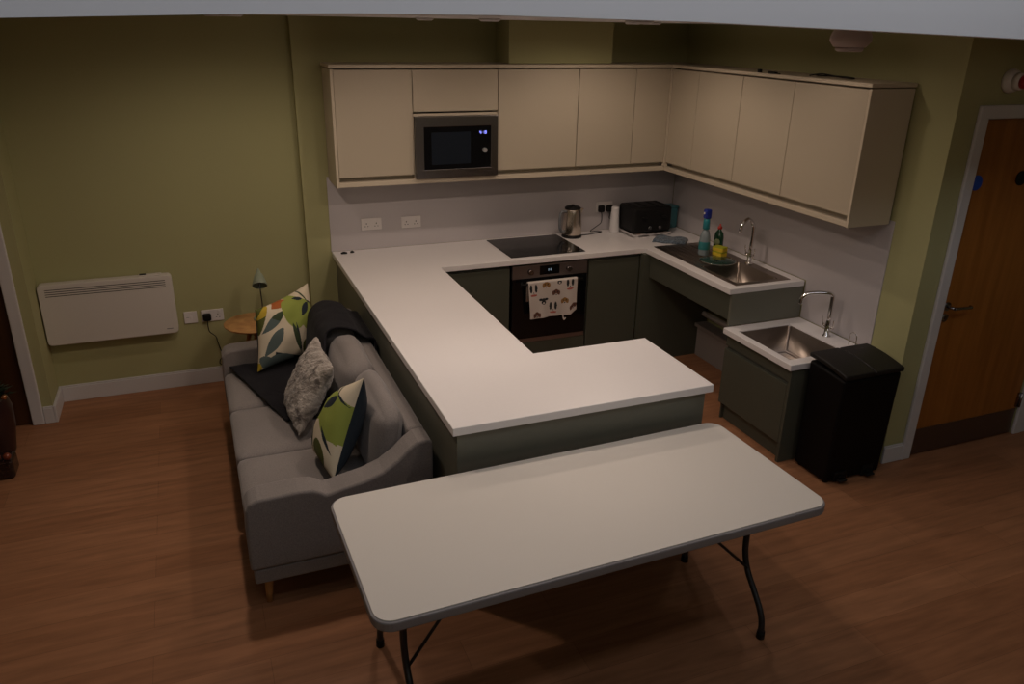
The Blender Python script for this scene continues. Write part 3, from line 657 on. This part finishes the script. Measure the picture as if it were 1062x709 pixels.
# ---------------------------------------------------------------- lights in the ceiling
LEVEL = [.62, .50, 1.10, 1.50, 1.0, .40, .26, .88, 0]
LAMPS = [(-3.52, -1.10, 'leftmost in the back row, over the sofa and heater'), (-2.43, -1.10, 'second in the back row, over the sofa back'), (-1.13, -1.10, 'rightmost in the back row, in front of the oven'),
         (-3.50, -2.10, 'leftmost in the middle row, over the near end of the sofa'), (-2.42, -2.10, 'second in the middle row, over the peninsula'), (-1.60, -2.10, 'third in the middle row, inside the kitchen'), (-.80, -2.10, 'rightmost in the middle row, by the low sink'),
         (-2.25, -3.10, 'nearest the bulkhead, over the folding table'), (-1.08, -3.10, 'nearest the bulkhead, towards the low sink and bin')]
LENS = mat('lit_downlight_lens', (.9, .9, .9), .3, emis=((1, .80, .62), 2.0))
for i, (x, y, lb) in enumerate(LAMPS):
    t = empty('downlight', (x, y, CEIL), 'round recessed ceiling downlight, '+lb, 'downlight', 'recessed ceiling downlights')
    b = lathe(BM(), [(.034, -.012), (.038, -.014), (.047, -.008), (.049, -.0005), (.034, -.0005)], (x, y, CEIL), 36); link('bezel', b, GLOSSW, t)
    b = lathe(BM(), [(0, -.010), (.033, -.010), (.033, -.002), (0, -.002)], (x, y, CEIL), 30); link('lens', b, LENS if LEVEL[i] else HEAT, t)
    if not LEVEL[i]: continue
    l = bpy.data.lights.new('downlight_lamp', 'SPOT'); l.energy = LAMP_W*math.pi*2*LEVEL[i]; l.color = LAMP_COL; l.spot_size = math.radians(172); l.spot_blend = .6; l.shadow_soft_size = .045
    lo = bpy.data.objects.new('downlight_lamp', l); C.objects.link(lo); lo.location = (x, y, CEIL-.018); lo.parent = t; lo.matrix_parent_inverse = Matrix.Translation(-t.location)
# detector
x, y = -1.408, -3.19
t = empty('ceiling_detector', (x, y, CEIL), 'white round detector hanging from the ceiling near the bulkhead', 'detector')
DETM = mat('warm_white_plastic', (.42, .32, .28), .5)
b = lathe(BM(), [(.050, -.001), (.066, -.026), (.073, -.044), (.073, -.058), (.056, -.078)], (x, y, CEIL), 12); link('body', b, DETM, t)
b = lathe(BM(), [(.050, -.0785), (.048, -.090), (.040, -.094), (0, -.094)], (x, y, CEIL), 24); link('sensor_cap', b, DETM, t)
# fire alarm beacon on the right wall above the door
t = empty('fire_alarm_beacon', (.325, YD, 2.23), 'white wall sounder with a red beacon above the brown door on the right', 'alarm')
b = lathe(BM(), [(.060, .0005), (.062, .012), (.056, .03), (.046, .045)], (.325, YD, 2.235), 36, Vector((0, -1, 0))); link('base', b, HEAT, t)
b = lathe(BM(), [(.045, .0455), (.042, .07), (.036, .08)], (.325, YD, 2.235), 30, Vector((0, -1, 0))); link('collar', b, HEAT, t)
b = lathe(BM(), [(.0355, .0805), (.036, .105), (.024, .125), (0, .130)], (.325, YD, 2.235), 30, Vector((0, -1, 0))); link('red_lens', b, mat('red_plastic', (.42, .02, .01), .3), t)

# ---------------------------------------------------------------- bin
t = empty('twin_bin', (-.3, -2.48, 0), 'tall black twin-lid pedal bin beside the low sink', 'bin')
x0, x1, y0, y1 = -.508, -.100, -2.617, -2.345
def frustum(b, A, z0_, Bq, z1_):
    lo = [b.verts.new((x, y, z0_)) for x, y in A]; hi = [b.verts.new((x, y, z)) for (x, y), z in zip(Bq, z1_)]
    b.faces.new(lo); b.faces.new(hi)
    for i in range(4): b.faces.new((lo[i], lo[(i+1) % 4], hi[(i+1) % 4], hi[i]))
b = BM(); frustum(b, [(x0, y0), (x1, y0), (x1, y1), (x0, y1)], .012, [(x0-.006, y0-.014), (x1+.006, y0-.014), (x1+.006, y1), (x0-.006, y1)], [.668, .668, .690, .690])
link('body', b, BINB, t, bev=.018, seg=4)
xm = (x0+x1)/2
LIDM = mat('black_lid_plastic', (.011, .010, .009), .45, spec=.3)
for a, c in ((x0-.010, xm-.003), (xm+.003, x1+.010)):
    b = BM(); n = 10; rows = []
    for i in range(n+1):
        f_ = i/n; y = (y0-.022)+(y1+.004-(y0-.022))*f_; z = .700+.036*math.sin(min(1, f_*1.15)*math.pi/2)
        rows.append([b.verts.new((a, y, z-.028-(.0 if i else .0))), b.verts.new((c, y, z-.028)), b.verts.new((c, y, z)), b.verts.new((a, y, z))])
    for p, q in zip(rows, rows[1:]):
        for k in range(4): b.faces.new((p[k], p[(k+1) % 4], q[(k+1) % 4], q[k]))
    b.faces.new(rows[0]); b.faces.new(rows[-1]); link('lid', b, LIDM, t, bev=.008, seg=3)
for x in (x0+.10, x1-.10):
    b = BM(); rbox(b, x-.030, x+.030, y0-.042, y0-.006, .020, .034, .006); box(b, x-.02, x+.02, y0-.02, y0-.002, .036, .05); link('pedal', b, BLK, t)
    b = BM(); rbox(b, x-.045, x+.045, y0-.008, y0+.004, .012, .075, .01); link('pedal_housing', b, BLK, t)
b = BM()
for x in (x0+.03, x1-.03):
    for y in (y0+.03, y1-.03): cyl(b, (x, y, 0.0005), (x, y, .0118), .015, n=12)
link('feet', b, BLK, t)

# ---------------------------------------------------------------- folding table
tcx, tcy, ta = -2.459, -3.282, .0238
t = empty('folding_table', (tcx, tcy, 0), 'long off-white folding table with rounded corners in the foreground', 'table')
R = Matrix.Translation((tcx, tcy, 0)) @ Matrix.Rotation(ta, 4, 'Z')
def put(b):
    for v in b.verts: v.co = R @ v.co
    return b
def rrect(hx, hy, r, n=8):
    o = []
    for cx, cy, a0 in ((hx-r, hy-r, 0), (-hx+r, hy-r, 90), (-hx+r, -hy+r, 180), (hx-r, -hy+r, 270)):
        for i in range(n+1):
            a = math.radians(a0+90*i/n); o.append((cx+r*math.cos(a), cy+r*math.sin(a)))
    return o
b = put(prism(BM(), rrect(.906, .372, .062), 'Z', .7375, .7405)); link('table_top', b, TABW, t)
b = put(prism(BM(), rrect(.915, .381, .070), 'Z', .700, .7372)); link('edge_moulding', b, GREYE, t, bev=.006)
b = put(prism(BM(), rrect(.88, .35, .05), 'Z', .690, .6998)); link('underside', b, mat('grey_plastic_underside', (.16, .15, .15), .6), t)
LC = .045
for sx_ in (-1, 1):
    X = .795 if sx_ > 0 else -.750
    for sy_ in (-1, 1):
        b = put(tube(BM(), [(X, LC+sy_*q, z) for q, z in ((.112, .686), (.113, .56), (.114, .44), (.119, .34), (.150, .26), (.205, .195), (.255, .135), (.280, .08), (.286, .012))], .0135, 12))
        lg = link('leg', b, LEGM, t)
        b = put(cyl(BM(), (X, LC+sy_*.286, 0.0005), (X, LC+sy_*.286, .035), .0185, .017, 16)); link('foot_cap', b, BLK, lg)
    b = put(cyl(BM(), (X, LC-.125, .655), (X, LC+.125, .655), .011, n=14)); link('cross_bar', b, LEGM, t)
    b = put(cyl(BM(), (X, LC-.125, .43), (X, LC+.125, .43), .010, n=12)); link('cross_bar', b, LEGM, t)
    for sy_ in (-1, 1):
        b = put(cyl(BM(), (X, LC+sy_*.150, .27), (X-sx_*.42, LC+sy_*.02, .688), .0065, n=10)); link('brace', b, LEGM, t)

# ---------------------------------------------------------------- sofa
t = empty('sofa', (-3.28, -1.66, 0), 'long grey fabric three-seat sofa backing onto the peninsula', 'sofa')
FX, BXs, YN, YFa = -3.690, -2.862, -2.605, -.735; AT = .135
link('base_frame', rbox(BM(), FX+.012, BXs-.004, YN+.008, YFa-.008, .160, .238, .012), SOFA, t, smooth=False)
def leg(x, y, dx, dy):
    b = cyl(BM(), (x+dx, y+dy, .0005), (x, y, .1595), .013, .023, 18); link('leg', b, OAK, t)
leg(-3.615, YN+.10, -.01, -.012); leg(-3.615, YFa-.10, -.01, .012); leg(-2.95, YN+.10, .01, -.012); leg(-2.95, YFa-.10, .01, .012)
prof = [(FX, .240), (FX-.001, .40), (FX+.006, .545), (FX+.025, .578), (FX+.06, .590), (-3.46, .596), (-3.40, .590), (-3.365, .572), (-3.345, .556), (-3.32, .560), (-3.27, .572), (-3.17, .590), (-3.09, .618), (-3.02, .665), (-2.97, .712), (-2.93, .738), (-2.885, .742), (BXs, .725), (BXs, .240)]
for ya, yb in ((YN, YN+AT), (YFa-AT, YFa)):
    link('arm', prism(BM(), prof, 'Y', ya, yb), SOFA, t, bev=.030, seg=5)
link('back_frame', rbox(BM(), -2.945, BXs-.001, YN+AT+.001, YFa-AT-.001, .239, .735, .022, 4), SOFA, t)
ys = [YFa-AT-.003, -1.405, -1.965, YN+AT+.003]
for i in range(3):
    b = softbox(BM(), FX+.004, -3.06, ys[i+1]+.002, ys[i]-.002, .239, .458, .035, (0, 0, .016)); link('seat_cushion', b, SOFA, t, smooth=True)
yb = [YFa-AT-.004, -1.33, -1.855, YN+AT+.02]
for i in range(3):
    b = softbox(BM(), -3.085 if i == 2 else -3.130, -2.965, yb[i+1]+.004, yb[i]-.004, .46, .805, .065, (.026, .004, .020), nz=.008)
    for v in b.verts:
        v.co.x += (v.co.z-.46)*.16-.03
    link('back_cushion', b, SOFA, t, smooth=True)
# throw draped over the far seat
path = [(-2.851, .52), (-2.850, .70), (-2.858, .748), (-2.90, .762), (-2.935, .79), (-2.965, .822), (-3.03, .842), (-3.085, .836), (-3.132, .80), (-3.160, .73), (-3.185, .62), (-3.20, .52), (-3.285, .492), (-3.35, .487), (-3.45, .488), (-3.54, .486), (-3.60, .484), (-3.648, .474)]
PP = smooth_path([(x, 0, z) for x, z in path], 6); N = len(PP); MYn = 46
b = BM(); V = {}
for i, p in enumerate(PP):
    s = i/(N-1)
    for j in range(MYn+1):
        q = j/MYn
        far = -.885-.0*s
        # the near edge: on the back it stops at the first cushion seam, on the seat it runs on further, then cuts back diagonally
        near = -1.385 if s < .45 else (-1.385-.33*min(1, (s-.45)/.18) if s < .66 else -1.715)
        y = far+(near-far)*q
        x, z = p.x, p.z
        if s > .66:          # diagonal front edge on the seat: shrink x towards the near side
            xf = -3.648+.240*min(1, q/1.0); k_ = (s-.66)/.34; xs_ = PP[int(.66*(N-1))].x; x = xs_+(xf-xs_)*k_; z = max(.482, z) if True else z
        w = noise.noise(Vector((x*5, y*5, z*5)))*.010+noise.noise(Vector((x*14, y*14, z*14)))*.003
        y += .012*noise.noise(Vector((s*9, 0, q*2)))*(1 if j in (0, MYn) else .6)
        V[i, j] = b.verts.new((x-(abs(w) if .3 < s < .66 else 0), y, z+abs(w)+.002))
for i in range(N-1):
    for j in range(MYn): b.faces.new((V[i,j], V[i+1,j], V[i+1,j+1], V[i,j+1])).smooth = True
t = link('throw_blanket', b, THROW); tag(t, 'charcoal ribbed throw draped over the far end of the sofa', 'blanket')
md = t.modifiers.new('thick', 'SOLIDIFY'); md.thickness = .010; md.offset = 1
# ---- scatter cushions
PAT = [mat('cushion_cream', (.62, .54, .40), .85, bump=(220, .25, .002)), mat('cushion_lime', (.26, .31, .055), .85, bump=(220, .25, .002)), mat('cushion_olive', (.075, .085, .012), .85), mat('cushion_navy', (.008, .016, .026), .85),
       mat('cushion_slate', (.085, .115, .11), .85), mat('cushion_rust', (.36, .10, .02), .85), mat('cushion_mustard', (.42, .30, .02), .85), mat('cushion_forest', (.035, .055, .022), .85)]
QD = ((140, 655), (440, 480), (418, 140), (112, 385))     # pattern sheet: the corners of the cushion face in pattern units
def leaf(x, y, x0, y0, x1, y1, w):
    dx, dy = x1-x0, y1-y0; l2 = dx*dx+dy*dy; s = ((x-x0)*dx+(y-y0)*dy)/l2
    if not 0 < s < 1: return False
    d = abs((x-x0)*dy-(y-y0)*dx)/math.sqrt(l2); return d < w*math.sin(math.pi*s**.85)
def ell(x, y, cx, cy, rx, ry, a=0):
    c, s = math.cos(a), math.sin(a); u = (x-cx)*c+(y-cy)*s; v = -(x-cx)*s+(y-cy)*c; return (u/rx)**2+(v/ry)**2 < 1
def pat(a, bb):
    w = [(1-a)*(1-bb), a*(1-bb), a*bb, (1-a)*bb]; x = sum(k*q[0] for k, q in zip(w, QD)); y = sum(k*q[1] for k, q in zip(w, QD))
    if leaf(x, y, 355, 238, 295, 258, 9) or leaf(x, y, 384, 245, 333, 335, 15) or leaf(x, y, 380, 238, 425, 245, 5): return 3
    if leaf(x, y, 325, 190, 392, 250, 6): return 7
    if leaf(x, y, 368, 375, 428, 418, 8): return 3
    if ell(x, y, 375, 470, 34, 46, .3): return 2
    if leaf(x, y, 282, 385, 330, 510, 15): return 7
    if leaf(x, y, 300, 375, 338, 520, 7): return 3
    if ell(x, y, 288, 338, 56, 68, -.2) or ell(x, y, 385, 325, 64, 68, .3) or (y > 238 and y < 378 and 262 < x < 430): return 1
    if x > 335 and y < 250: return 0
    if leaf(x, y, 262, 272, 182, 352, 18): return 5
    if leaf(x, y, 240, 340, 132, 492, 18): return 7 if (x-y*0) % 1 < 0 else 4 if y > 400 else 7
    if leaf(x, y, 232, 425, 152, 588, 24): return 4
    if x < 125+(500-y)*.28 and y < 520 and x < 175: return 2 if leaf(x, y, 190, 320, 110, 440, 13) is False else 6
    if ell(x, y, 245, 578, 70, 34, -.3) or ell(x, y, 180, 610, 45, 30, .3): return 4
    if ell(x, y, 140, 640, 16, 22): return 6
    if y > 505+(x-230)*-.10+40 and x > 200: return 3  # navy lower edge: back fabric plus the shadow beneath, drawn into the pattern
    return 0
def pillow(name, BL, BR, TR, TL, thick, label, fpat, mats, n=110, back=3, amin=0, pinch=.07, rough=0, cat='cushion', toward=None):
    BL, BR, TR, TL = map(Vector, (BL, BR, TR, TL)); b = BM(); V = {}
    nrm = ((BR-BL)+(TR-TL)).cross((TL-BL)+(TR-BR)).normalized()
    if toward is not None and nrm.dot(toward) < 0: nrm = -nrm
    c = (BL+BR+TR+TL)/4
    for s in (1, -1):
        for i in range(n+1):
            for j in range(n+1):
                if s < 0 and (i in (0, n) or j in (0, n)): V[s, i, j] = V[1, i, j]; continue
                u, v = 2*i/n-1, 2*j/n-1
                pu = u*(1-pinch*(1-v*v)*abs(u)**2); pv = v*(1-pinch*(1-u*u)*abs(v)**2)
                a, q = (pu+1)/2, (pv+1)/2
                p = BL*(1-a)*(1-q)+BR*a*(1-q)+TR*a*q+TL*(1-a)*q
                hh = thick*(max(0, (1-u*u)*(1-v*v)))**.48
                wr = 1+.10*noise.noise(Vector((u*2.2, v*2.2, s*3+c.y)))
                d = nrm*s*hh*wr
                if rough: d += nrm*s*rough*(noise.noise(p*22)+.7*noise.noise(p*48)+.4*noise.noise(p*110))+(TL-BL).normalized()*rough*.6*noise.noise(p*40+Vector((5, 0, 0)))
                V[s, i, j] = b.verts.new(p+d)
    for s in (1, -1):
        for i in range(n):
            for j in range(n):
                f = b.faces.new((V[s,i,j], V[s,i+1,j], V[s,i+1,j+1], V[s,i,j+1])); f.smooth = True
                f.material_index = (fpat(amin+(1-amin)*(i+.5)/n, (j+.5)/n) if s > 0 else back)
    # ordered winding keeps the outside outwards
    return tag(link(name, b, mats), label, cat, 'scatter cushions on the sofa')
CAMD = Vector((-.1, -1, .3))
pillow('scatter_cushion', (-3.50, -1.075, .515), (-3.115, -.905, .53), (-3.125, -.735, .93), (-3.47, -.985, .875), .078, 'cream leaf-patterned cushion at the far end of the sofa beside the lamp', pat, PAT, n=150, toward=CAMD)
pillow('scatter_cushion', (-3.325, -2.11, .505), (-3.285, -2.415, .505), (-3.100, -2.310, .950), (-3.125, -1.99, .760), .100, 'leaf-patterned cushion with navy back at the near end of the sofa', pat, PAT, n=150, amin=.45, toward=Vector((-1, -.2, .3)))
def fur_mat():
    M = bpy.data.materials.new('grey_fur'); M.use_nodes = True; nt = M.node_tree; b = nt.nodes['Principled BSDF']; Nn = nt.nodes.new; Lk = nt.links.new
    tc = Nn('ShaderNodeTexCoord'); n = Nn('ShaderNodeTexNoise'); n.inputs['Scale'].default_value = 13; n.inputs['Detail'].default_value = 8; n.inputs['Distortion'].default_value = 1.2; Lk(tc.outputs['Object'], n.inputs['Vector'])
    r = Nn('ShaderNodeValToRGB'); e = r.color_ramp.elements; e[0].position = .34; e[0].color = (.11, .09, .075, 1); e[1].position = .60; e[1].color = (.42, .37, .32, 1); x = e.new(.45); x.color = (.27, .235, .20, 1)
    Lk(n.outputs[0], r.inputs[0]); Lk(r.outputs[0], b.inputs['Base Color']); b.inputs['Roughness'].default_value = 1; b.inputs['Specular IOR Level'].default_value = .1; b.inputs['Sheen Weight'].default_value = .4
    n2 = Nn('ShaderNodeTexNoise'); n2.inputs['Scale'].default_value = 160; n2.inputs['Detail'].default_value = 3; Lk(tc.outputs['Object'], n2.inputs['Vector'])
    bp = Nn('ShaderNodeBump'); bp.inputs['Strength'].default_value = .9; bp.inputs['Distance'].default_value = .006; Lk(n2.outputs[0], bp.inputs['Height']); Lk(bp.outputs[0], b.inputs['Normal']); return M
FUR = fur_mat()
pillow('fur_cushion', (-3.395, -1.52, .500), (-3.375, -1.925, .500), (-3.175, -1.90, .845), (-3.195, -1.50, .865), .080, 'grey fluffy fur cushion in the middle of the sofa', lambda a, b_: 0, [FUR], n=130, back=0, rough=.008, toward=Vector((-1, -.3, .3)))

# ---------------------------------------------------------------- side table and lamp
t = empty('side_table', (-3.445, -.36, 0), 'small round oak side table behind the far arm of the sofa', 'side table')
scx, scy, sr, sz = -3.445, -.315, .20, .560
b = lathe(BM(), [(0, -.018), (sr-.012, -.018), (sr, -.008), (sr, -.002), (sr-.003, 0), (0, 0)], (scx, scy, sz), 48); link('table_top', b, OAK, t)
b = cyl(BM(), (scx, scy, sz-.05), (scx, scy, sz-.0185), .06, .09, 24); link('hub', b, OAK, t)
for k in range(3):
    a = math.radians(150+120*k); b = cyl(BM(), (scx+.15*math.cos(a), scy+.15*math.sin(a), .0005), (scx+.04*math.cos(a), scy+.04*math.sin(a), sz-.051), .011, .016, 14); link('leg', b, OAK, t)
LG = mat('sage_enamel', (.27, .31, .23), .4)
lx, ly = -3.385, -.27
t = empty('desk_lamp', (lx, ly, sz), 'small sage green desk lamp on the round side table', 'lamp')
b = lathe(BM(), [(.062, .0005), (.062, .008), (.055, .016), (.012, .024), (0, .024)], (lx, ly, sz), 30); link('base', b, LG, t)
b = tube(BM(), [(lx, ly, sz+.022), (lx+.004, ly, sz+.12), (lx+.002, ly+.005, sz+.20), (lx+.002, ly+.022, sz+.262), (lx+.003, ly+.012, sz+.278)], .0045, 10); link('stem', b, STEEL, t)
ax = Vector((.05, .69, .72)).normalized()
b = lathe(BM(), [(.048, 0), (.050, .003), (.045, .025), (.033, .065), (.024, .088), (.014, .098), (.013, .115), (.006, .120), (.006, .130), (0, .130)], (lx-.001, ly-.03, sz+.245), 32, ax)
bmesh.ops.delete(b, geom=[max(b.faces, key=lambda f: len(f.verts))], context='FACES_ONLY'); sh = link('lamp_shade', b, LG, t)
md = sh.modifiers.new('thick', 'SOLIDIFY'); md.thickness = .002
b = lathe(BM(), [(0, .02), (.018, .026), (.020, .045), (.012, .07), (.011, .085)], (lx-.001, ly-.03, sz+.245), 20, ax); link('bulb', b, mat('unlit_bulb', (.10, .09, .08), .3), sh)

# ---------------------------------------------------------------- things by the left door
POT = mat('brown_glazed_pot', (.030, .010, .008), .35, vary=(12, .4))
px, py = -5.005, -.60
t = empty('potted_plant', (px, py, 0), 'tall brown pot with dark foliage and a bauble at the left edge', 'potted plant')
b = lathe(BM(), [(.085, .0005), (.095, .02), (.12, .18), (.125, .30), (.11, .36), (.105, .375), (.095, .375), (.09, .34), (0, .33)], (px, py, 0), 36); link('pot', b, POT, t)
b = BM(); rnd = random.Random(3)
for k in range(150):
    a = rnd.uniform(0, 6.28); e = rnd.uniform(.1, 1.2); l = rnd.uniform(.07, .15); base = Vector((px+.05*math.cos(a)*rnd.random(), py+.05*math.sin(a)*rnd.random(), .335+rnd.random()*.06))
    d = Vector((math.cos(a)*math.cos(e), math.sin(a)*math.cos(e), math.sin(e))); s = d.cross(Vector((0, 0, 1))).normalized()*.012; m_ = base+d*l*.55+Vector((0, 0, .01)); q = base+d*l
    b.faces.new([b.verts.new(p) for p in (base, m_-s, q, m_+s)])
link('foliage', b, mat('dark_evergreen', (.015, .03, .012), .6), t)
b = BM(); bmesh.ops.create_uvsphere(b, u_segments=20, v_segments=12, radius=.017, matrix=Matrix.Translation((px+.115, py-.095, .405))); link('bauble', b, mat('copper_bauble', (.75, .42, .25), .15, 1), t, smooth=True)
px, py = -4.965, -.88
t = empty('glass_planter', (px, py, 0), 'low dark planter of copper baubles on the floor at the left edge', 'planter')
b = rbox(BM(), px-.10, px+.10, py-.075, py+.075, .0005, .115, .02); link('box', b, mat('dark_mottled_glass', (.022, .010, .008), .12, vary=(60, .6)), t)
for k in range(6):
    x = px-.075+.05*(k % 4)+.01*(k//4); y = py-.045+.045*(k//3.1); b = BM(); bmesh.ops.create_uvsphere(b, u_segments=16, v_segments=10, radius=.021, matrix=Matrix.Translation((x, y, .1365))); link('bauble', b, mat('orange_bauble', (.20, .045, .02), .35, .2) if k == 0 else bpy.data.materials['orange_bauble'], t, smooth=True)
